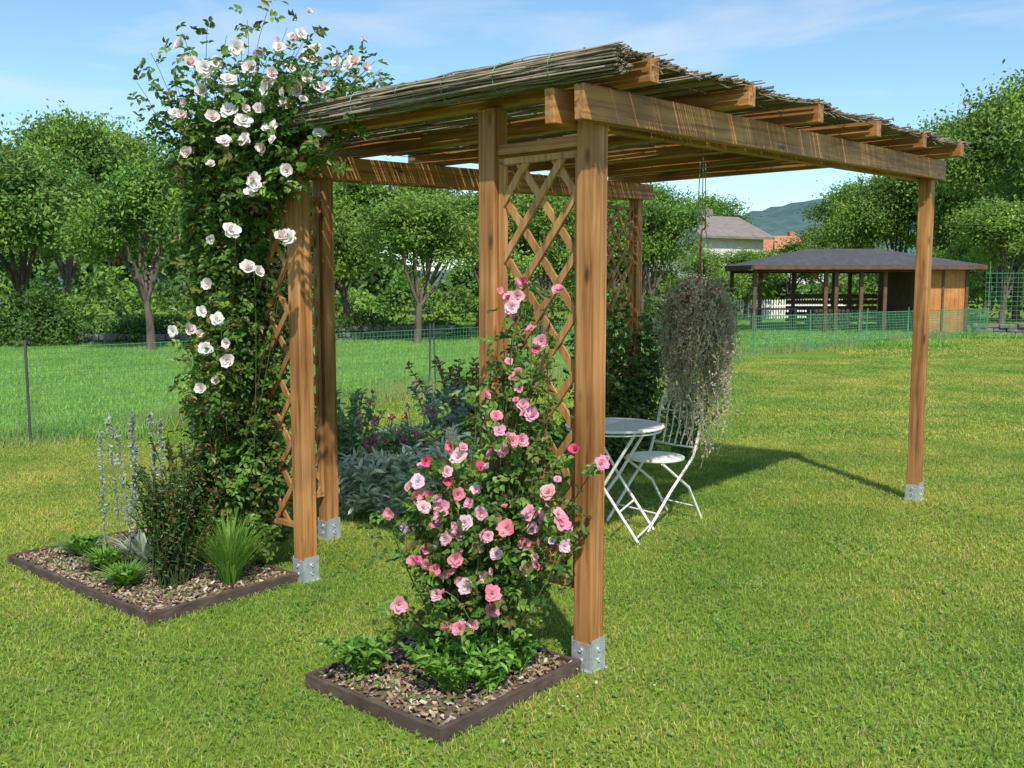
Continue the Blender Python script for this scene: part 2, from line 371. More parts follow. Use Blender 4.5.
# ---------------------------------------------------------------- beds
def bed(u0,u1,v0,v1,name):
    root=empty(name);mb=MB();T=.020;H=.066
    ax=[U3,V3,Z3];uc,vc=(u0+u1)/2,(v0+v1)/2
    mb.box(W(uc,v0,H/2-.005),(u1-u0+T,T,H),ax);mb.box(W(uc,v1,H/2-.005),(u1-u0+T,T,H),ax)
    mb.box(W(u0,vc,H/2-.006),(T,v1-v0-T-.002,H-.002),ax);mb.box(W(u1,vc,H/2-.006),(T,v1-v0-T-.002,H-.002),ax)
    o=mb.build('edging',M_edge,root);m=o.modifiers.new('b','BEVEL');m.width=.003
    mb=MB();nu,nv=24,30
    us=np.linspace(u0+T/2,u1-T/2,nu);vs=np.linspace(v0+T/2,v1-T/2,nv)
    Vt=[W(a,b,.038+.008*math.sin(a*9+b*5)*math.sin(b*7)+random.uniform(-.005,.006)) for a in us for b in vs]
    F=[[i*nv+j,(i+1)*nv+j,(i+1)*nv+j+1,i*nv+j+1] for i in range(nu-1) for j in range(nv-1)]
    mb.add(Vt,F,0,(1,1,1),True);mb.build('soil',M_soil,root)
    mb=MB();n=int(2700*(u1-u0)*(v1-v0))
    cs=[(.38,.26,.16),(.27,.17,.10),(.46,.34,.22),(.16,.10,.06),(.31,.23,.15),(.54,.47,.37),(.2,.15,.09)]
    for i in range(n):
        a,b=random.uniform(u0+.02,u1-.02),random.uniform(v0+.02,v1-.02)
        n0=unit(rng.normal(0,.45,3)+Z3);d=unit(np.cross(n0,rng.normal(0,1,3)));e=np.cross(n0,d)
        mb.box(W(a,b,.046+random.uniform(0,.012)),(random.uniform(.008,.036),random.uniform(.005,.014),random.uniform(.002,.006)),[d,e,n0],0,np.array(random.choice(cs))*random.uniform(.7,1.1))
    k=int(260*(u1-u0)*(v1-v0));P=np.array([W(random.uniform(u0+.04,u1-.04),random.uniform(v0+.04,v1-.04),.055) for _ in range(k)])
    mb.build('mulch_chips',M_chip,root)
    mb=MB();leaves(mb,P,unit(rng.normal(0,1,(k,3))+Z3),unit(rng.normal(0,.5,(k,3))+Z3),.025,.014,0,(.16,.32,.06));mb.build('seedlings',M_leaf,root)
bed(-.89,-.075,.0,.74,'flower_bed')
bed(-.92,-.075,1.90,3.46,'flower_bed')
# ---------------------------------------------------------------- roses
def rose_template(op,cin,cout,seed):
    r=np.random.default_rng(seed);Vs=[];Fs=[];Cs=[];n=0
    layers=[(6,1.0,op),(5,.85,op*.78),(5,.6,op*.5),(4,.4,op*.25)]
    for li,(k,sc,ang) in enumerate(layers):
        for j in range(k):
            az=2*math.pi*j/k+li*.5+r.normal(0,.2);R=np.array([math.cos(az),math.sin(az),0]);T=np.array([-math.sin(az),math.cos(az),0])
            th0=ang*(.5)+r.normal(0,.1);th1=ang*1.05+r.normal(0,.2)
            pts=[];cc=[];p=np.zeros(3);lw=r.uniform(.85,1.12)
            for bi,b in enumerate((0,.35,.7,1.0)):
                th=th0+(th1-th0)*b
                if bi: p=p+(R*math.sin(th)+Z3*math.cos(th))*sc*.33*lw
                wd=(.12,.40,.46,.26)[bi]*sc
                for a in(-1,0,1):
                    cup=.14*sc*a*a*(b)
                    pts.append(p+T*a*wd+(Z3*math.cos(th)*.2-R*math.cos(th)*.6+Z3*.5)*cup+r.normal(0,.03,3))
                    cc.append((np.array(cin)*(1-b)+np.array(cout)*b)*r.uniform(.92,1.05))
            Vs+=pts;Cs+=cc
            for q in range(3):
                for w in range(2): Fs.append([n+q*3+w,n+q*3+w+1,n+q*3+w+4,n+q*3+w+3])
            n+=12
    return np.array(Vs),np.array(Fs),np.array(Cs)
def place_flower(mb,T,pos,nrm,s,mat,tint=(1,1,1)):
    V,F,C=T;nrm=unit(nrm);a=unit(np.cross(nrm,rng.normal(0,1,3)));b=np.cross(nrm,a)
    mb.add((V*s)@np.array([a,b,nrm])+pos,F,mat,np.clip(C*np.array(tint),0,.9),True)
    n=14;P=pos+nrm*s*.12+rng.normal(0,s*.1,(n,3))
    leaves(mb,P,unit(nrm+rng.normal(0,.4,(n,3))),unit(rng.normal(0,1,(n,3))),s*.18,s*.06,mat,(.55,.38,.06))
def bez(p0,p1,bulge,n=9):
    p0=np.asarray(p0,float);p1=np.asarray(p1,float);t=np.linspace(0,1,n)[:,None]
    m1=p0+(p1-p0)*.35+bulge;m2=p0+(p1-p0)*.85+bulge*.8+Z3*.06
    return (1-t)**3*p0+3*(1-t)**2*t*m1+3*(1-t)*t*t*m2+t**3*p1
def compound(mb,P,D,L,lsz,mat,cols):
    n=len(P)
    if n==0: return
    Nn=unit(rng.normal(0,.55,(n,3))+Z3+np.array([0,-.45,0]));S=unit(np.cross(D,Nn))
    dr=D-Z3*.25
    for f,s in((.35,1),(.35,-1),(.68,1),(.68,-1),(1,0)):
        Q=P+D*L*f-Z3*L*f*f*.25
        d=unit(dr*(.55 if s else 1)+S*s*.9+rng.normal(0,.15,(n,3)))
        leaves(mb,Q,d,unit(Nn+rng.normal(0,.2,(n,3))),lsz*rng.uniform(.8,1.2,n),lsz*.66,mat,cols*rng.uniform(.85,1.15,(n,1)))
def canes(mb,bases,tips,bul,nleaf,lsz,pal,spread=.05,t0=.15,r=.004,pw=.8,keep=None,via=None):
    pal=np.array(pal)
    for tp in tips:
        b=bases[random.randrange(len(bases))]
        if via is not None and tp[2]>2.0:
            q=via[random.randrange(len(via))];P=np.concatenate([bez(b,q,rng.normal(0,1,3)*bul,7)[:-1],bez(q,tp,rng.normal(0,.5,3)*bul,6)])
        else: P=bez(b,tp,rng.normal(0,1,3)*bul)
        mb.tube(P,np.linspace(r,r*.45,len(P)),5,0,np.array([.12,.15,.04])*random.uniform(.7,1.2) if random.random()<.6 else (.15,.08,.04))
        t=rng.uniform(t0,1,nleaf)**pw*(len(P)-1);i=np.minimum(t.astype(int),len(P)-2);f=(t-i)[:,None]
        Q=P[i]*(1-f)+P[i+1]*f+rng.normal(0,spread,(nleaf,3))
        Q[:,2]=np.maximum(Q[:,2],.06)
        if keep is not None: Q=Q[keep(Q)]
        k=len(Q)
        D=unit(rng.normal(0,1,(k,3))*[1,1,.6]+np.array([0,-.3,.1]))
        c=pal[rng.integers(0,len(pal),k)]*rng.uniform(.7,1.3,(k,1))
        compound(mb,Q,D,lsz*1.8,lsz,1,c)
gpal=[(.09,.19,.03),(.12,.24,.04),(.155,.29,.05),(.07,.145,.028),(.21,.33,.065),(.22,.21,.06)]
pink=[(4,162),(17,159),(0,153),(2,157),(11,140),(2,127),(-6,111),(4,116),(0,102),(24,98),(34,93),(-23,100),(-33,94),(-37,81),(-27,76),(-16,78),(-10,65),(-5,72),(7,74),(13,72),(19,70),(5,62),(16,60),(5,51),(-10,49),(-13,60),(-25,64),(-33,60),(-47,74),(-44,38),(-20,28),(-15,30),(-8,42),(-29,42),(-18,45),(-24,87),(-12,91),(-5,106),(-2,68),(-18,70),(-34,76),(14,82),(-36,86),(8,68),(-6,58),(-30,52),(8,112),(-14,83),(2,148),(-3,98),(-39,84),(-21,66),(10,54),(-25,30),(20,61),(-12,74),(-31,81),(-8,36),(-22,56),(-41,68),(-38,55),(-20,96),(-29,70)]
TP=[rose_template(1.4,(.86,.64,.58),(.84,.27,.38),1),rose_template(1.15,(.86,.64,.60),(.84,.31,.43),2),rose_template(.8,(.82,.38,.44),(.78,.12,.26),3),rose_template(1.5,(.87,.72,.66),(.86,.48,.55),4)]
mb=MB();tips=[]
lbase=[W(-.35,.30,.05),W(-.28,.40,.05),W(-.42,.25,.05),W(-.2,.3,.05)]
for x,z in pink:
    y=3.56+random.uniform(-.05,.08)+max(0,(z-90)/100)*.34
    k=y/3.65
    tips.append(np.array([x/100*k,y,1.6+(z/100-1.6)*k]))
extra=[]
for i in range(72):
    z=random.uniform(.2,1.5);w=np.interp(z,[.2,.6,.95,1.2,1.5],[.20,.37,.28,.15,.10]);cx=np.interp(z,[.1,.5,1.0,1.5],[-.13,-.13,-.06,.05])
    extra.append(np.array([cx+random.uniform(-w,w),3.85+random.uniform(-.17,.2)+max(0,z-.9)*.3,z]))
canes(mb,lbase,tips,.05,11,.030,gpal,.035,.35)
canes(mb,lbase,extra,.06,12,.030,gpal,.05,.35)
for i,t in enumerate(tips):
    T=TP[rng.choice(4,p=[.34,.26,.16,.24])]
    nr=np.array([random.gauss(0,.5),-1,random.uniform(-.1,.9)]);w=random.uniform(.8,1.3)
    place_flower(mb,T,t+np.array([0,-.03,.0]),nr,random.uniform(.025,.038),2,(1,w,w*random.uniform(.95,1.06)))
    for _ in range(random.choice((0,1,1,2))):
        w=random.uniform(.75,1.35)
        place_flower(mb,random.choice(TP),t+rng.normal(0,.036,3)-np.array([0,.02,0]),nr+rng.normal(0,.5,3),random.uniform(.014,.030),2,(1,w,w*random.uniform(.95,1.06)))
mb.build('pink_rose_bush',[M_cane,M_leaf,M_petal])
# white climbing rose
white=[(-169,230),(-139,237),(-132,252),(-109,290),(-76,273),(-94,254),(-135,216),(-121,186),(-160,162),(-166,107),(-152,122),(-180,137),(-172,138),(-117,221),(-159,273),(-147,267),(-135,273),(-124,270),(-115,273),(-166,275),(-153,276),(-104,278),(-90,276),(-85,274),(-156,248),(-147,251),(-134,213),(-157,143),(-142,283),(-120,283),(-128,262),(-110,262),(-150,236),(-126,243),(-163,128),(-175,250),(-129,232),(-140,246),(-137,210),(-82,275),(-98,262),(-118,255),(-160,262),(-125,265),(-170,285),(-113,287),(-106,268),(-117,186),(-100,240),(-148,190),(-139,170)]
TW=[rose_template(1.4,(.88,.82,.74),(.9,.85,.83),11),rose_template(1.0,(.88,.78,.72),(.9,.80,.78),12),rose_template(.7,(.87,.68,.62),(.88,.74,.71),13)]
mb=MB();tips=[]
for x,z in white:
    y=4.88+random.uniform(-.08,.05)+(.12 if x<-150 else 0);k=y/5.2
    tips.append(np.array([x/100*k,y,1.6+(z/100-1.6)*k]))
lb=[W(-.10,2.3,.05),W(-.12,2.42,.05),W(-.1,2.62,.05),W(-.1,2.52,.05)]
via=[W(-.08+.06*math.sin(i*2.3),2.28+.045*i,1.95) for i in range(9)]
def keep(Q):
    r=Q[:,:2]-A0;u=r@U;v=r@Vv
    return ~((Q[:,2]<2.05)&((v<2.06)|(u>.13)))
ex=[]
Gp=W(0,2.55);Cp=W(0,2.15)
for i in range(330):
    z=random.uniform(.25,2.6)
    t=random.uniform(0,1.25);b=Cp+(Gp-Cp)*t-U3*random.uniform(-.10,.18)
    if z>2.2: b=b+V3*random.uniform(-.35,.2)
    ex.append(np.array([b[0],b[1],z]))
for i in range(95):
    ex.append(W(random.uniform(-.4,.35),1.35+random.uniform(0,1.35),random.uniform(2.45,2.76)))
for i in range(24):
    ex.append(W(random.uniform(-.3,.1),random.uniform(1.15,1.9),random.uniform(2.25,2.72)))
for x,z in((-190,283),(-172,290),(-139,300),(-118,296),(-187,262),(-86,284),(-150,292),(-128,305),(-198,268),(-180,275),(-160,296)):
    ex.append(np.array([x/100,5.2,z/100]))
canes(mb,lb,ex,.03,27,.038,gpal,.055,.06,.003,pw=.75,keep=keep,via=via)
canes(mb,lb,tips,.03,19,.036,gpal,.05,.15,.003,pw=.75,keep=keep,via=via)
for t in tips:
    nr=np.array([random.gauss(0,.6),-1,random.uniform(-.1,.8)])
    place_flower(mb,TW[rng.choice(3,p=[.5,.35,.15])],t+np.array([0,-.09,0]),nr,random.uniform(.034,.052),2)
    if random.random()<.6: place_flower(mb,random.choice(TW),t+rng.normal(0,.06,3)-np.array([0,.07,0]),nr+rng.normal(0,.5,3),random.uniform(.02,.04),2)
mb.build('white_climbing_rose',[M_cane,M_leaf,M_petal])
mb=MB();ex=[]
for i in range(90):
    z=random.uniform(.2,1.5 if i%4 else 1.8);b=W(random.uniform(3.4,4.5),2.45+random.uniform(-.2,.2));ex.append(np.array([b[0],b[1],z]))
canes(mb,[W(3.8,2.5,0),W(4.1,2.4,0)],ex,.06,16,.045,[(.055,.125,.025),(.075,.16,.035),(.10,.20,.04)],.07,.3,.005)
mb.build('jasmine_climber',[M_cane,M_leaf])
# ---------------------------------------------------------------- small plants
def strap(mb,c,n,h,spread,w,col,mat=0,droop=.5):
    c=np.asarray(c,float)
    a=rng.uniform(0,2*math.pi,n);O=np.stack([np.cos(a),np.sin(a),0*a],1);S=np.stack([-np.sin(a),np.cos(a),0*a],1)
    hh=(h*rng.uniform(.6,1.1,n))[:,None];sp=(spread*rng.uniform(.1,1,n))[:,None];base=c+O*sp*.15
    T=[0,.35,.7,1];pts=[];ws=[1,1,.8,.08]
    for t in T: pts.append(base+O*sp*t**1.6+Z3*hh*(t-droop*.4*t**3*(sp/spread)))
    col=np.asarray(col)*rng.uniform(.7,1.3,(n,1))
    V=[]
    for p,q in zip(pts,ws): V+= [p-S*w*q/2,p+S*w*q/2]
    V=np.stack(V,1);i=np.arange(n)[:,None]*8
    F=np.concatenate([i+np.array([0,1,3,2])+2*k for k in range(3)])
    mb.add(V.reshape(-1,3),F,mat,np.repeat(col,8,0))
def leafy(mb,c,n,R,H,ls,cols,mat=0,asp=.5,stems=12):
    c=np.asarray(c,float);cols=np.array(cols)
    ns=stems;tip=c+np.stack([rng.normal(0,R*.5,ns),rng.normal(0,R*.5,ns),H*rng.uniform(.6,1,ns)],1)
    k=n//ns
    for t in tip:
        P=bez(c+np.array([random.gauss(0,R*.15),random.gauss(0,R*.15),0]),t,np.zeros(3),6)
        mb.tube(P,.003,4,mat,np.array(cols[0])*.8)
        tt=rng.uniform(.15,1,k)*(len(P)-1);i=np.minimum(tt.astype(int),len(P)-2);f=(tt-i)[:,None]
        Q=P[i]*(1-f)+P[i+1]*f
        D=unit(rng.normal(0,1,(k,3))*[1,1,.5]+Z3*.45);Nn=unit(rng.normal(0,.5,(k,3))+Z3)
        leaves(mb,Q,D,Nn,ls*rng.uniform(.6,1.2,k),ls*asp,mat,np.clip(cols[rng.integers(0,len(cols),k)]*rng.uniform(.75,1.25,(k,1)),0,.85))
def spike(mb,c,H,lean,col,mat=0,r=.014,bot=.25):
    top=np.asarray(c,float)+np.array([lean[0],lean[1],H]);P=bez(c,top,np.zeros(3),7)
    mb.tube(P,.0035,4,mat,np.array(col)*.8)
    k=130;tt=rng.uniform(bot,1,k)*(len(P)-1);i=np.minimum(tt.astype(int),len(P)-2);f=(tt-i)[:,None]
    leaves(mb,P[i]*(1-f)+P[i+1]*f,unit(rng.normal(0,1,(k,3))+Z3*.6),unit(rng.normal(0,1,(k,3))),r*1.6,r*.9,mat,np.array(col)*rng.uniform(.7,1.2,(k,1)))
lg=[(.18,.38,.05),(.24,.44,.075),(.14,.30,.045)]
for u,v in((-.50,.12),(-.62,.20)):
    mb=MB();leafy(mb,W(u,v,.04),420,.15,.20,.05,lg,stems=24,asp=.4);mb.build('phlox_plant',M_leaf)
mb=MB();leafy(mb,W(-.72,.58,.04),420,.14,.16,.045,lg,stems=24,asp=.45);mb.build('phlox_plant',M_leaf)
for u,v in((-.42,.5),(-.5,.38),(-.32,.14)):
    mb=MB();leafy(mb,W(u,v,.04),260,.11,.14,.04,lg,stems=16,asp=.45);mb.build('phlox_plant',M_leaf)
for u,v in((-.62,3.18),(-.68,2.80),(-.76,2.42)):
    mb=MB();strap(mb,W(u,v,.04),260,.13,.17,.011,(.17,.34,.05));leafy(mb,W(u,v,.04),140,.1,.1,.04,lg,stems=12);mb.build('daylily_clump',M_leaf)
mb=MB();leafy(mb,W(-.62,2.24,.04),2600,.22,.62,.03,[(.10,.17,.05),(.15,.20,.06),(.18,.12,.06),(.12,.22,.045)],stems=70,asp=.45);mb.build('dark_leaved_shrub',M_leaf)
mb=MB();strap(mb,W(-.38,2.05,.04),420,.42,.28,.005,(.18,.36,.06),droop=.9);mb.build('ornamental_grass',M_leaf)
mb=MB();leafy(mb,W(-.35,2.45,.04),1500,.24,.75,.035,[(.09,.18,.04),(.15,.24,.055),(.30,.15,.07)],stems=40);mb.build('spirea_shrub',M_leaf)
mb=MB();leafy(mb,W(-.2,2.9,.04),1200,.22,.55,.03,[(.14,.24,.08),(.20,.28,.10)],stems=40,asp=.35);mb.build('lavender_shrub',M_leaf)
mb=MB()
for i in range(11):
    spike(mb,W(-.5+random.uniform(-.15,.2),2.72+random.uniform(-.28,.25),.04),random.uniform(.55,.95),(random.gauss(0,.05),random.gauss(0,.05)),(.46,.50,.42),r=.015)
strap(mb,W(-.5,2.7,.04),90,.2,.2,.03,(.38,.44,.32));mb.build('lambs_ear',M_leaf)
def silver(c,n,H,name,flow=None,R=.25):
    mb=MB();cols=[(.56,.66,.50),(.68,.75,.62),(.42,.54,.36)] if flow is None else [(.40,.54,.34),(.28,.44,.2),(.5,.6,.44)]
    leafy(mb,c,n,R,H,.085,cols,stems=34,asp=.3)
    if flow:
        for i in range(15):
            p=np.asarray(c)+np.array([random.gauss(0,R*.6),random.gauss(0,R*.6),H*random.uniform(.75,1.25)])
            k=14;leaves(mb,p+rng.normal(0,.010,(k,3)),unit(rng.normal(0,1,(k,3))),unit(rng.normal(0,1,(k,3))),.018,.014,0,np.array(flow)*rng.uniform(.7,1.2,(k,1)))
            mb.tube([np.asarray(c)+Z3*.1,(np.asarray(c)+p)/2+Z3*.1,p],.0025,4,0,(.2,.25,.15))
    mb.build(name,M_leaf)
for x,y,H,fl in((-1.15,6.55,.42,None),(-.85,6.5,.45,None),(-.6,6.55,.5,None),(-1.0,6.95,.62,(.75,.12,.28)),(-.7,7.1,.6,(.7,.15,.35)),(-.35,6.7,.6,None)):
    silver((x,y,0),900,H,'dusty_miller' if fl is None else 'rose_campion',fl)
for x,y,H,nm,c in((-.45,7.3,.9,'lavender_shrub',[(.34,.48,.38),(.26,.39,.28)]),(-1.25,7.0,.85,'sage_shrub',[(.26,.40,.22),(.20,.34,.15)]),(-.15,7.4,.75,'perennial_shrub',[(.15,.31,.06),(.22,.40,.08)]),(-.35,7.6,1.05,'barberry_shrub',[(.30,.16,.09),(.20,.28,.08)]),(.3,8.0,.5,'perennial_shrub',[(.10,.22,.04),(.16,.30,.06)]),(.9,8.5,.55,'perennial_shrub',[(.09,.20,.04),(.15,.29,.06)]),(1.6,8.9,.7,'perennial_shrub',[(.10,.21,.04),(.13,.25,.05)])):
    mb=MB();leafy(mb,(x,y,0),1500,.28,H,.06,c,stems=40,asp=.4);mb.build(nm,M_leaf)
# ---------------------------------------------------------------- table
tb=empty('bistro_table');cx,cy,zt=.66,6.12,.72;R=.31
mb=MB();th=np.linspace(0,2*math.pi,40,endpoint=False)
ring=lambda r,z:[[cx+r*math.cos(t),cy+r*math.sin(t),z] for t in th]
mb.tube(ring(R,zt),.010,8,closed=True);mb.tube(ring(R-.012,zt-.025),.006,6,closed=True)
for r in(.06,.20): mb.tube(ring(r,zt-.002),.005,6,closed=True)
for k in range(-9,10):
    x=k*.032;h=math.sqrt(max(0,(R-.004)**2-x*x))
    if h>.03: mb.box((cx+x*.8-0,cy+x*.6,zt+.001),(.021,2*h*.999,.004),[[.8,.6,0],[-.6,.8,0],[0,0,1]])
mb.build('tabletop',M_white,tb)
mb=MB();a=np.array([.9,-.35,0]);a/=np.linalg.norm(a);s=np.array([-a[1],a[0],0]);b0=np.array([cx-.02,cy,0])
for sg,q in((1,.20),(1,-.20),(-1,.175),(-1,-.175)):
    mb.tube([b0+s*q-a*.20*sg+Z3*.70,b0+s*q+Z3*.36,b0+s*q+a*.24*sg+Z3*.01],.010,8)
for sg,q in((1,.20),(-1,.175)):
    for p,z in((-.20*sg,.70),(.225*sg,.05),(.105*sg,.2)): mb.tube([b0-s*q+a*p+Z3*z,b0+s*q+a*p+Z3*z],.007,6)
mb.build('folding_legs',M_white,tb)
def chair(cx,cy,fx,fy):
    ch=empty('bistro_chair');f=unit(np.array([fx,fy,0]));s=np.array([-f[1],f[0],0]);o=np.array([cx,cy,0])
    P=lambda a,b,z:o+f*a+s*b+Z3*z
    th=np.linspace(0,2*math.pi,32,endpoint=False)
    mb=MB();mb.tube([P(.19*math.cos(t),.19*math.sin(t),.45) for t in th],.010,8,closed=True)
    mb.tube([P(.08*math.cos(t),.08*math.sin(t),.45) for t in th],.005,6,closed=True)
    for k in range(-6,7):
        x=k*.029;h=math.sqrt(.187**2-x*x)
        mb.bar(P(-h,x,.452),P(h,x,.452),.019,.004,up=s)
    mb.build('seat',M_white,ch)
    mb=MB()
    for q in(-1,1):
        mb.tube([P(-.30,.16*q,0.008),P(-.15,.17*q,.25),P(.12,.175*q,.44)],.010,8)
        mb.tube([P(.27,.19*q,.008),P(.05,.19*q,.25),P(-.16,.195*q,.46),P(-.22,.195*q,.62),P(-.25,.19*q,.76)],.010,8)
    for z,aa,w in((.10,-.245,.165),(.12,.19,.19)): mb.tube([P(aa,-w,z),P(aa,w,z)],.006,6)
    mb.build('legs',M_white,ch)
    mb=MB();t=np.linspace(0,math.pi,16)
    mb.tube([P(-.25-.02*math.sin(q),.19*math.cos(q),.76+.17*math.sin(q)) for q in t],.010,8)
    for r in(.12,.06): mb.tube([P(-.252,r*math.cos(q),.74+r*1.1*math.sin(q)) for q in t],.006,6)
    for w in(-.12,-.06,0,.06,.12): mb.tube([P(-.19,w*.9,.52),P(-.235,w,.64),P(-.252,w,.745 if w else .92)],.005,6)
    mb.tube([P(-.19,-.19,.52),P(-.195,0,.515),P(-.19,.19,.52)],.007,6)
    mb.tube([P(-.252,-.19,.745),P(-.255,.19,.745)],.005,6)
    for q in(-1,1):
        th2=np.linspace(0,3.6*math.pi,26);mb.tube([P(-.253,q*.155+.03*(1-w/13)*math.cos(w),.80+.03*(1-w/13)*math.sin(w)) for w in th2],.004,6)
    mb.build('backrest',M_white,ch)
chair(.98,6.48,-.78,-.62)
# ---------------------------------------------------------------- hanging basket
hb=empty('hanging_basket_plant');hc=np.array([1.235,6.32,1.44])
mb=MB();top=np.array([hc[0],hc[1],2.42])
for k in range(3):
    a=k*2.1+.4;o=np.array([math.cos(a),math.sin(a),0]);mb.tube([top+o*.02,hc+o*.03+Z3*.55,hc+o*.11+Z3*.12],.0032,4,0,(.45,.43,.38))
mb.tube([top+Z3*.08,top],.004,4,0,(.3,.3,.3))
th=np.linspace(0,2*math.pi,20,endpoint=False)
mb.build('hanging_wires',M_cane,hb)
mb=MB();prof=[(0.0,-.10),(.07,-.09),(.10,.0),(.115,.10),(.125,.12),(.105,.12),(.10,.08),(0,.07)]
Vt=[hc+np.array([r*math.cos(t),r*math.sin(t),z]) for r,z in prof for t in th]
mb.add(Vt,[[i*20+j,i*20+(j+1)%20,(i+1)*20+(j+1)%20,(i+1)*20+j] for i in range(len(prof)-1) for j in range(20)],0,(.38,.13,.06),True)
mb.build('terracotta_pot',M_cane,hb)
mb=MB();hk=[(0,.62),(.02,.60),(.028,.57),(.02,.545),(0,.53),(-.005,.40),(-.01,.30),(0,.1)]
mb.tube([hc+np.array([a,0,b]) for a,b in hk],.006,6,0,(.5,.10,.05));mb.build('hook',M_cane,hb)
mb=MB();hp=np.array([(.72,.60,.44),(.60,.57,.38),(.78,.66,.52),(.48,.52,.30),(.68,.50,.42)])
for i in range(640):
    a=random.uniform(0,6.28);el=random.uniform(-.5,1.4);o=np.array([math.cos(a)*math.cos(el),math.sin(a)*math.cos(el),math.sin(el)*.8])
    rr=.235*random.uniform(.4,1.15)*(1+.15*math.sin(3*a))
    L=random.uniform(.15,.56)*(1+.2*math.sin(2*a+1)) if random.random()<.88 else random.uniform(.6,1.0)
    w=rng.normal(0,.035,(6,3));h2=np.array([o[0],o[1],0]);w[0]*=.3
    P=np.array([hc+Z3*.05,hc+o*rr*.55+Z3*.05,hc+o*rr,hc+o*rr*.95+h2*.02-Z3*(L*.35),hc+o*rr*.85+h2*.02-Z3*(L*.7),hc+o*rr*.72+h2*.03-Z3*L])+w
    c=hp[random.randrange(5)]*random.uniform(.75,1.12)
    mb.tube(P,.0018,3,0,c)
    k=32;t=rng.uniform(.8,5,k);ii=np.minimum(t.astype(int),4);f=(t-ii)[:,None]
    leaves(mb,P[ii]*(1-f)+P[ii+1]*f+rng.normal(0,.008,(k,3)),unit(rng.normal(0,1,(k,3))),unit(rng.normal(0,1,(k,3))),.022,.010,0,np.clip(c*rng.uniform(.75,1.25,(k,1)),0,.85))
mb.build('trailing_foliage',M_leaf,hb)
# ---------------------------------------------------------------- trees
def tree_mesh(seed,H,R,zb,ncl,nleaf,ls,cols,name):
    r=np.random.default_rng(seed);mb=MB();cols=np.array(cols)
    tr=.016*H+.03
    tp=np.array([r.normal(0,.12),r.normal(0,.12),zb*1.05])
    mb.tube([[0,0,-.05],[r.normal(0,.04),0,.15],[tp[0]*.6,tp[1]*.4,zb*.6],tp],[tr*1.5,tr*1.1,tr*.9,tr*.8],8)
    cz=(H+zb*.75)/2;hz=(H-zb*.75)/2;lob=r.uniform(.72,1.15,7);cl=[]
    def rad(a): 
        k=(a%(2*math.pi))/(2*math.pi)*7;i=int(k);f=k-i;return lob[i%7]*(1-f)+lob[(i+1)%7]*f
    nm=8
    for i in range(nm):
        a=i*2*math.pi/nm*1.618+r.uniform(0,.8);el=r.uniform(-.1,1.35) if i<nm-1 else 1.5
        q=rad(a)*.62;e=np.array([math.cos(a)*math.cos(el)*R*q,math.sin(a)*math.cos(el)*R*q,cz+math.sin(el)*hz*.62*r.uniform(.85,1.1)-.1*hz])
        m=(tp+e)/2+r.normal(0,.1,3)+Z3*-.1
        mb.tube([tp-Z3*.1,m,e],[tr*.55,tr*.38,tr*.2],6);cl.append(e)
        for j in range(max(2,ncl//nm)):
            d=unit(r.normal(0,1,3)+unit(e-np.array([0,0,cz]))*.9)
            p=e+d*np.array([R,R,hz])*r.uniform(.2,.5)
            v=(p-np.array([0,0,cz]))/np.array([R,R,hz]);l=np.linalg.norm(v)
            lim=rad(math.atan2(p[1],p[0]))*r.uniform(.85,1.05)
            if l>lim: p=np.array([0,0,cz])+v/l*lim*np.array([R,R,hz])
            mb.tube([m*.4+e*.6,(e+p)/2+r.normal(0,.05,3),p],[tr*.2,tr*.12,tr*.05],4);cl.append(p)
    for p in cl:
        s=R*r.uniform(.07,.19);k=int(nleaf/len(cl)*r.uniform(.5,1.5))
        o=r.normal(0,1,(k,3))*[s,s,s*.65];P=p+o;P[:,2]=np.maximum(P[:,2],zb*.55+r.uniform(0,.3,k))
        out=unit(P-np.array([0,0,cz]))
        D=unit(r.normal(0,.8,(k,3))+out*.5-Z3*.35);Nn=unit(r.normal(0,.7,(k,3))+out*.6+Z3*.6)
        c=cols[r.integers(0,len(cols))]*r.uniform(.68,1.4)
        diamonds(mb,P,D,Nn,ls*r.uniform(.6,1.3,k),ls*.55,1,c*r.uniform(.75,1.25,(k,1)))
    o=mb.build(name,[M_bark,M_tree]);me=o.data;bpy.data.objects.remove(o);return me
tc=[(.14,.26,.04),(.18,.31,.05),(.22,.35,.065),(.10,.21,.036)]
tl=[(.22,.35,.065),(.27,.40,.085),(.18,.30,.055)]
small=[tree_mesh(20+i,5.0,2.2,1.35,60,15000,.13,tc if i<2 else tl,'cherry_tree') for i in range(4)]
big=[tree_mesh(40+i,10.0,4.4,1.8,96,22000,.25,tc if i<2 else tl,'deciduous_tree') for i in range(3)]
def tree(kind,px,depth,toppy,name,idx=None,wide=1.0):
    H=1.6+(288-toppy)/960*depth;x=(px-512)/960*depth
    L=small if kind=='s' else big;base=5.0 if kind=='s' else 10.0
    s=H/base;i=random.randrange(len(L)) if idx is None else idx
    put(name,L[i],None,(x,depth,0),random.uniform(0,6.28),(s*wide,s*wide,s))
T=[('s',152,23,162,0,1.0),('s',28,27,160,1,1.15),('s',-50,25,120,2,1.1),('s',232,31,150,1,1.15),('s',417,26,196,3,1.15),('s',350,31,182,0,1.15),('s',300,28,170,2,1),('s',480,33,190,1,1.15),
('s',545,30,192,2,1.1),('s',600,36,190,0,1.2),('s',655,34,200,1,1.0),('s',700,42,252,2,1.3),('s',745,44,250,3,1.4),('s',790,48,244,0,1.4),('s',640,40,215,3,1.2)]
for k,px,d,t,i,w in T: tree(k,px,d,t,'cherry_tree',i,w)
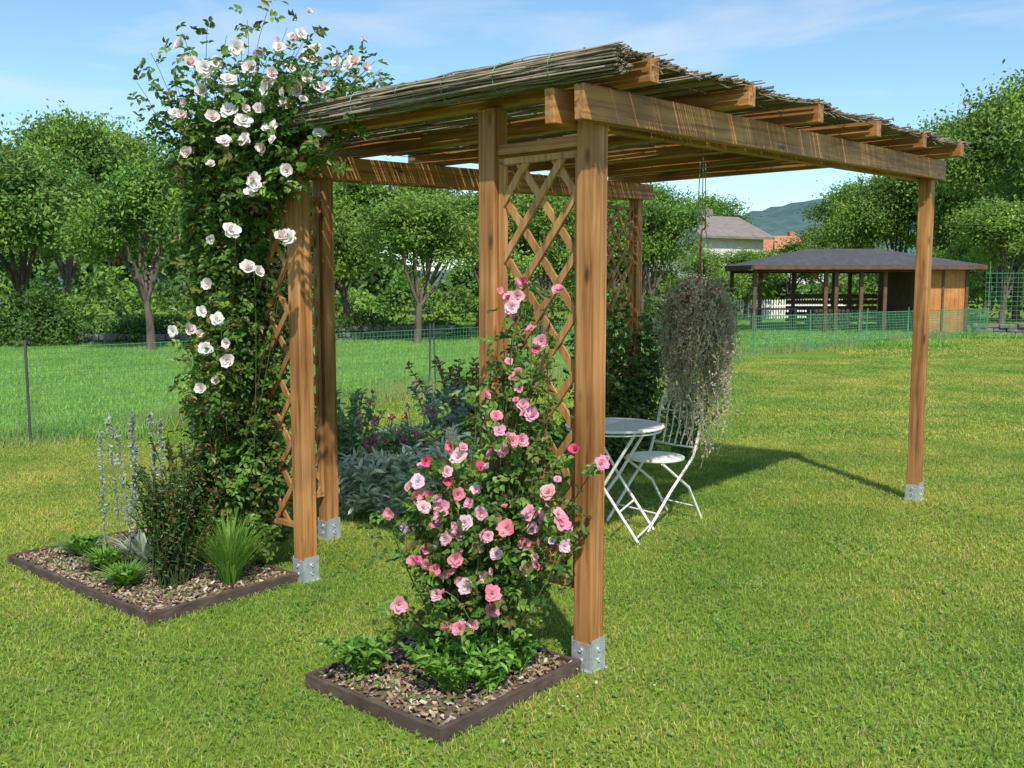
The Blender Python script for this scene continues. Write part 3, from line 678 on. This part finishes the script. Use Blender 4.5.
T=[('b',-30,44,128,0,1),('b',70,42,122,1,.85),('b',120,50,135,2,.9),('b',190,48,160,0,1),('b',265,55,150,1,1),('b',340,58,172,2,1),('b',430,60,178,0,1.1),('b',520,62,182,1,1.1),('b',590,66,186,2,1),
('b',660,85,190,0,1.0),('b',700,92,200,1,1.1),('b',615,75,186,2,1),
('b',850,60,186,1,.9),('b',895,58,176,2,.95),('b',945,56,128,0,.9),('b',1015,48,92,2,.85),('b',1075,42,90,1,.9),('b',985,62,118,1,1),('b',838,78,212,0,1.1),('b',1000,40,205,2,1.3)]
for k,px,d,t,i,w in T: tree(k,px,d,t,'deciduous_tree',i,w)
mb=MB();n=30000
x=rng.uniform(-80,105,n)
hmax=5.5+2.2*np.sin(x*.13)+1.5*np.sin(x*.37+1)+.9*np.sin(x*.9)
hmax=np.where((x>21)&(x<36),hmax*.35+.5,hmax)
z=hmax*np.sqrt(rng.uniform(0,1,n));y=100+rng.normal(0,2.5,n)
cl=.6+.8*(.5+.5*np.sin(x*1.3+np.sin(z*1.7)*2))
diamonds(mb,np.stack([x,y,z],1),unit(rng.normal(0,1,(n,3))),unit(rng.normal(0,.8,(n,3))+[0,-.5,.6]),.95,.65,0,np.array([.13,.24,.06])*cl[:,None]*rng.uniform(.8,1.2,(n,1)))
mb.build('distant_trees',M_tree)
def mass(name,pts,n,ls,cols,H,wd,parent=None):
    mb=MB();cols=np.array(cols);pts=np.array(pts,float)
    t=rng.uniform(0,len(pts)-1,n);i=np.minimum(t.astype(int),len(pts)-2);f=(t-i)[:,None]
    P2=pts[i]*(1-f)+pts[i+1]*f+rng.normal(0,wd,(n,2))
    hh=H*(.7+.22*np.sin(P2[:,0]*1.1)+.18*np.sin(P2[:,0]*2.7+1))
    zz=hh*np.sqrt(rng.uniform(0,1,n))
    k=.65+.7*(.5+.5*np.sin(P2[:,0]*2.3+zz*3))
    diamonds(mb,np.stack([P2[:,0],P2[:,1],zz],1),unit(rng.normal(0,1,(n,3))),unit(rng.normal(0,.8,(n,3))+[0,-.4,.7]),ls,ls*.6,0,cols[rng.integers(0,len(cols),n)]*k[:,None])
    return mb.build(name,M_tree)
mass('hedge',[(-34,36),(-10,39),(8,46),(16,52)],22000,.24,tc,2.3,.9)
mass('undergrowth_shrubs',[(-16,26.6),(-9,26.5),(-4,28.3),(1,31)],10000,.12,[(.08,.16,.04),(.11,.20,.045)],.85,.4)
mass('hedge',[(17,50),(30,48),(40,42)],14000,.24,tc,3.4,.9)
mass('grape_vine_row',[(3.6,27.5),(6.2,30)],6000,.12,[(.09,.20,.04),(.13,.26,.05)],1.5,.5)
def shrub(x,y,R,H,name):
    mb=MB();n=5000;d=unit(rng.normal(0,1,(n,3)));d[:,2]=abs(d[:,2]);r=rng.uniform(.6,1,n)[:,None]*(1+.15*np.sin(d[:,:1]*9)+.1*np.sin(d[:,1:2]*11))
    P=np.array([x,y,0])+d*r*[R,R,H]
    diamonds(mb,P,unit(rng.normal(0,1,(n,3))),unit(d+rng.normal(0,.5,(n,3))),.11,.07,0,np.array([.095,.19,.04])*rng.uniform(.6,1.4,(n,1)))
    mb.tube([[x,y,0],[x+.05,y,H*.6]],.05,6,0,(.3,.2,.12))
    mb.build(name,M_tree)
shrub(-12.3,25.0,1.1,1.7,'round_shrub');shrub(-14.5,26,.9,1.2,'round_shrub');shrub(-10.2,26.4,.8,.8,'round_shrub');shrub(5.0,30,1.2,1.4,'round_shrub');shrub(-.3,30.5,.9,1.0,'round_shrub')
# ---------------------------------------------------------------- walls
def stonewall(name,a,b,H,T=.35,st=.45):
    mb=MB();a=np.array([*a,0.]);b=np.array([*b,0.]);L=np.linalg.norm(b-a);d=(b-a)/L;nn=np.cross(Z3,d)
    rows=max(2,int(H/.13));h=H/rows
    for r in range(rows):
        p=-random.uniform(0,st/2)
        while p<L:
            w=random.uniform(.4,1.4)*st
            mb.box(a+d*(p+w/2)+Z3*((r+.5)*h+random.gauss(0,.008))+nn*random.gauss(0,.025),(w-.015,T+random.gauss(0,.03),h*random.uniform(.85,1.0)),[d,nn,Z3],0,(1,1,1));p+=w
    o=mb.build(name,M_stone);m=o.modifiers.new('b','BEVEL');m.width=.02;return o
stonewall('stone_wall',(-13.5,25.3),(-6.5,26.6),.36)
stonewall('stone_wall',(-5.0,27.8),(-2.2,28.6),.5)
stonewall('stone_wall',(15.5,32.2),(22,31.0),.42)
# ---------------------------------------------------------------- net fence
def net(name,pts,H,cell,wr,stakeH,step=2.4,mat=M_gw,stakemat=M_stone):
    root=empty(name);mb=MB();sb=MB()
    for a,b in zip(pts[:-1],pts[1:]):
        a=np.array([*a,0.]);b=np.array([*b,0.]);L=np.linalg.norm(b-a);d=(b-a)/L
        for z in np.arange(.03,H+.001,cell):
            q=np.linspace(0,L,int(L/1.2)+2)
            mb.tube([a+d*t+Z3*(z-.015*math.sin(t*2.6)**2) for t in q],wr*(1.7 if z>H-cell else 1),3)
        t=0
        while t<L: mb.tube([a+d*t+Z3*.02,a+d*t+Z3*H],wr,3);t+=cell*1.1
        t=0.1
        while t<L:
            p=a+d*t;sb.tube([p-Z3*.1,p+Z3*stakeH+np.array([random.gauss(0,.03),0,0])],.014,6);t+=step
    mb.build('netting',mat,root);sb.build('stakes',stakemat,root)
net('wire_net_fence',[FA,FB,(-1.2,14.2),FC],1.0,.06,.0026,1.08,mat=M_gw,stakemat=M_roofg,step=2.9)
net('green_net_fence',[FC,(9.6,26.2),FD],.95,.075,.007,1.05,mat=M_gw,stakemat=M_gw)
net('tall_green_fence',[(16.4,33.4),(19.5,33.0),(24,32.4)],2.2,.16,.007,2.5,mat=M_gw,stakemat=M_gw)
mb=MB();n=16000;pp=np.array([FA,FB,(-1.2,14.2),FC,FD]);t=rng.uniform(0,4,n);i=np.minimum(t.astype(int),3);f=(t-i)[:,None]
P2=pp[i]*(1-f)+pp[i+1]*f+rng.normal(0,.14,(n,2));a=rng.uniform(0,6.28,n)
h=rng.uniform(.08,.34,n)*(.7+.4*np.sin(P2[:,0]*3));Sx=np.stack([np.cos(a),np.sin(a),0*a],1)*.005
B=np.stack([P2[:,0],P2[:,1],0*h],1);Tt=B+np.stack([rng.normal(0,.05,n),rng.normal(0,.05,n),h],1)
V=np.stack([B-Sx,B+Sx,Tt+Sx*.2,Tt-Sx*.2],1);cc=np.array([(.28,.46,.09),(.36,.48,.14),(.48,.46,.22)])[rng.integers(0,3,n)]
mb.add(V.reshape(-1,3),np.arange(n)[:,None]*4+np.arange(4),0,np.repeat(cc,4,0));mb.build('fence_weeds',M_meadow)
mb=MB()
for k in range(75):
    x=6.3+k*.13;y=45+k*.02;mb.box((x,y,.5),(.08,.02,1.0));mb.add([[x-.04,y-.01,1.0],[x+.04,y-.01,1.0],[x+.04,y+.01,1.0],[x-.04,y+.01,1.0],[x,y,1.07]],[[0,1,4],[1,2,4],[2,3,4],[3,0,4]])
for z in(.3,.75): mb.bar((6.2,45.03,z),(16.1,46.53,z),.03,.08)
mb.build('white_picket_fence',M_white)
# ---------------------------------------------------------------- shed
sh=empty('garden_shed')
def sb_(name,mat,fn):
    m=MB();fn(m);return m.build(name,mat,sh)
x0,x1,y0,y1=8.2,15.35,32.6,36.0;ze,zd=2.42,2.98
def roof(m):
    ov=.2;a=[x0-ov,y0-.5,ze-.06];b=[x1+ov+.2,y0-.5,ze-.06];c=[x1+ov+.2,y1+.4,ze];d=[x0-ov,y1+.4,ze];r0=[x0+2.2,34.2,zd];r1=[x1-2.4,34.2,zd]
    T=.09
    top=[a,b,c,d,r0,r1];bot=[[p[0],p[1],p[2]-T] for p in top]
    m.add(top+bot,[[0,1,5,4],[2,3,4,5],[6,10,11,7],[8,11,10,9],[0,6,7,1],[2,8,9,3]])
    m.add(top+bot,[[1,2,5],[3,0,4],[7,11,8],[9,10,6]]);m.add(top+bot,[[1,7,8,2],[3,9,6,0]])
sb_('roof',M_roofg,roof)
sb_('fascia',M_brown,lambda m:(m.box(((x0+x1)/2+.1,y0-.52,ze-.14),(x1-x0+.6,.04,.13)),m.box((x0-.22,34.1,ze-.14),(.04,4.0,.13)),m.box((x1+.42,34.1,ze-.14),(.04,4.0,.13))))
xc=12.6;xs_=13.7
def postsf(m):
    for x,y in((x0,y0),(x0+2.4,y0),(x0+2.75,y0),(x0+3.6,y0),(x0,y1),(x0+2.3,y1),(x0+3.8,y1),(x0+.7,y0+2),(xc,y0),(xc,y1)):
        m.box((x,y,1.13),(.12,.12,2.26))
    for y in(y0,y1): m.box(((x0+xs_)/2,y,2.2),(xs_-x0-.1,.09,.12))
    m.bar((x0+.05,y0,1.7),(x0+.5,y0,2.12),.07,.07);m.bar((x0+2.35,y0,1.7),(x0+1.9,y0,2.12),.07,.07)
sb_('posts',M_brown,postsf)
def walls(m):
    for i in range(int((x1-xs_)/.14)+1):
        x=xs_+.07+i*.14
        m.box((x,y0,1.13),(.134,.04+random.uniform(0,.008),2.26));m.box((x,y1,1.13),(.134,.04,2.26))
    for i in range(24):
        y=y0+.09+i*.14;m.box((x1+.03,y,1.13),(.04+random.uniform(0,.008),.134,2.26))
sb_('plank_walls',M_shedwood,walls)
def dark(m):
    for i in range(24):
        y=y0+.09+i*.14;m.box((xs_-.03,y,1.13),(.04,.134,2.26))  # left planks in darker brown, their shade put into the colour
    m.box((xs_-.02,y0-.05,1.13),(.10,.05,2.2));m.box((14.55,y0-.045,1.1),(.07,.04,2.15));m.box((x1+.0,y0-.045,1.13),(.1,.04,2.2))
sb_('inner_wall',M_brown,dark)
def bench(m):
    m.box((9.4,34.6,.85),(1.6,.7,.05))
    for x in(8.7,10.1):
        for y in(34.3,34.9): m.box((x,y,.41),(.08,.08,.82))
    m.box((9.4,34.9,.3),(1.4,.04,.12))
sb_('workbench',M_tileg,bench)
sb_('back_boards',M_brown,lambda m:[m.box((11.9,35.9,.2+k*.22),(3.4,.03,.15)) for k in range(6)])
m=MB()
for r in range(6):
    for k in range(9-r%2):
        c=np.array([10.8+.16*k+(r%2)*.08,35.3,.09+r*.14]);m.tube([c,c+np.array([0,-.9,0])],.075,7,0,(.4,.28,.17));
        th=np.arange(7)*2*math.pi/7
        m.add([c+np.array([.073*math.cos(t),-.902,.073*math.sin(t)]) for t in th],[list(range(7))],0,(.55,.4,.25))
m.build('firewood_stack',M_chip)
# ---------------------------------------------------------------- houses
def house(name,x,y,w,d,he,hr,roofm,rot=0):
    root=empty(name)
    mb=MB();mb.box((0,0,he/2),(w,d,he));
    mb.add([[-w/2,-d/2,he],[-w/2,d/2,he],[-w/2,0,hr-.05]],[[0,1,2]]);mb.add([[w/2,-d/2,he],[w/2,d/2,he],[w/2,0,hr-.05]],[[0,2,1]])
    mb.build('walls',M_plaster,root)
    mb=MB();o=.5;sl=(hr-he)/(d/2)
    for s in(-1,1):
        mb.add([[-w/2-o,s*(d/2+o),he-sl*o],[w/2+o,s*(d/2+o),he-sl*o],[w/2+o,0,hr],[-w/2-o,0,hr],[-w/2-o,s*(d/2+o),he-sl*o+.15],[w/2+o,s*(d/2+o),he-sl*o+.15],[w/2+o,0,hr+.15],[-w/2-o,0,hr+.15]],[[0,1,2,3],[4,5,6,7],[0,1,5,4],[0,3,7,4],[1,2,6,5]])
    mb.box((w*.2,d*.15,hr+.1),(.6,.6,1.1));mb.build('roof',roofm,root)
    mb=MB();sm=MB()
    k=max(2,int(w/2.6))
    for fl in range(max(1,int(he/2.7))):
        for i in range(k):
            xx=-w/2+w*(i+.5)/k;zz=1.5+fl*2.7
            mb.box((xx,-d/2-.01,zz),(.9,.06,1.2))
            for s in(-1,1): sm.box((xx+s*.7,-d/2-.04,zz),(.42,.05,1.25))
    mb.build('windows',M_glass,root);sm.build('shutters',M_brown,root)
    root.location=(x,y,0);root.rotation_euler=(0,0,rot)
house('white_house',12.6,64,5.0,6,4.9,6.2,M_tileg,.5)
house('village_house',29.0,102,5,8,4.8,6.9,M_tile,.2)
house('village_house',20.0,84,4.2,6,4.4,5.9,M_tile,-.3)
# ---------------------------------------------------------------- hill
mb=MB();nx,ny=160,24
xs=np.linspace(-350,520,nx);ys=np.linspace(320,720,ny)
def hh(x,y):
    h=38*math.exp(-((x-155)/66)**2)+24*math.exp(-((x-60)/60)**2)+30*math.exp(-((x-330)/100)**2)+14*math.exp(-((x+150)/160)**2)
    f=math.sin(min(1,max(0,(y-320)/150))*math.pi/2)
    return h*f+2.2*math.sin(x*.09+y*.03)*f+1.3*math.sin(x*.31+y*.11)*f-1
mb.add([[x,y,hh(x,y)] for y in ys for x in xs],[[j*nx+i,j*nx+i+1,(j+1)*nx+i+1,(j+1)*nx+i] for j in range(ny-1) for i in range(nx-1)],0,(1,1,1),True)
M_hill=noisemat('wooded_hill',[(.35,(.035,.085,.085)),(.65,(.08,.145,.13))],.12,9,.95,bump=0)  # bluish distance haze is mixed into the forest colours
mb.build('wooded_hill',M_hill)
mb=MB();n=26
P=np.stack([rng.normal(.35,.35,n),rng.normal(3.7,.25,n),rng.uniform(.028,.038,n)],1)
leaves(mb,P,unit(rng.normal(0,1,(n,3))*[1,1,.2]),unit(rng.normal(0,.3,(n,3))+Z3),.014,.012,0,(.8,.68,.66))
mb.build('fallen_petals',M_petal)
# ---------------------------------------------------------------- light, sky, camera
EL=math.radians(50);sx,sy=.20,-.98
sd=np.array([sx*math.cos(EL),sy*math.cos(EL),math.sin(EL)])
w=bpy.data.worlds.new('World');scene.world=w;w.use_nodes=True;nt=w.node_tree;bg=nt.nodes['Background']
sk=N(nt,'ShaderNodeTexSky',sky_type='NISHITA');sk.sun_disc=False;sk.sun_elevation=EL;sk.sun_rotation=math.atan2(sx,sy)
sk.air_density=1.0;sk.dust_density=.4;sk.ozone_density=2.2
tcn=N(nt,'ShaderNodeTexCoord');mp=N(nt,'ShaderNodeMapping');mp.inputs['Scale'].default_value=(1.4,1.4,7);mp.inputs['Location'].default_value=(1.35,.2,.4)
nt.links.new(tcn.outputs['Generated'],mp.inputs[0])
no=N(nt,'ShaderNodeTexNoise');no.inputs['Scale'].default_value=2.6;no.inputs['Detail'].default_value=9;no.inputs['Roughness'].default_value=.55;no.inputs['Distortion'].default_value=.3
nt.links.new(mp.outputs[0],no.inputs['Vector'])
rp=ramp(nt,[(.5,(0,0,0)),(.78,(.7,.7,.7))]);nt.links.new(no.outputs['Fac'],rp.inputs[0])
rgb=N(nt,'ShaderNodeRGB');rgb.outputs[0].default_value=(1.04,1.2,1.2,1)
skc=mul(nt,sk.outputs[0],rgb.outputs[0])
mx=N(nt,'ShaderNodeMix',data_type='RGBA');nt.links.new(rp.outputs[0],mx.inputs[0]);nt.links.new(skc,mx.inputs[6]);mx.inputs[7].default_value=(5.8,6.1,6.4,1)
nt.links.new(mx.outputs[2],bg.inputs[0]);bg.inputs[1].default_value=.15
l=bpy.data.lights.new('sun','SUN');l.energy=4.8;l.angle=math.radians(.8);l.color=(1,.95,.87)
lo=bpy.data.objects.new('sun',l);COL.objects.link(lo);lo.rotation_euler=Vector(sd).to_track_quat('Z','Y').to_euler()
cam=bpy.data.cameras.new('camera');co=bpy.data.objects.new('camera',cam);COL.objects.link(co)
cam.sensor_width=36;cam.lens=33.75;cam.clip_end=3000;cam.clip_start=.05
co.location=(0,0,1.6);co.rotation_euler=(math.radians(90-5.71),0,0);scene.camera=co
scene.view_settings.view_transform='Standard';scene.view_settings.look='None';scene.view_settings.exposure=0
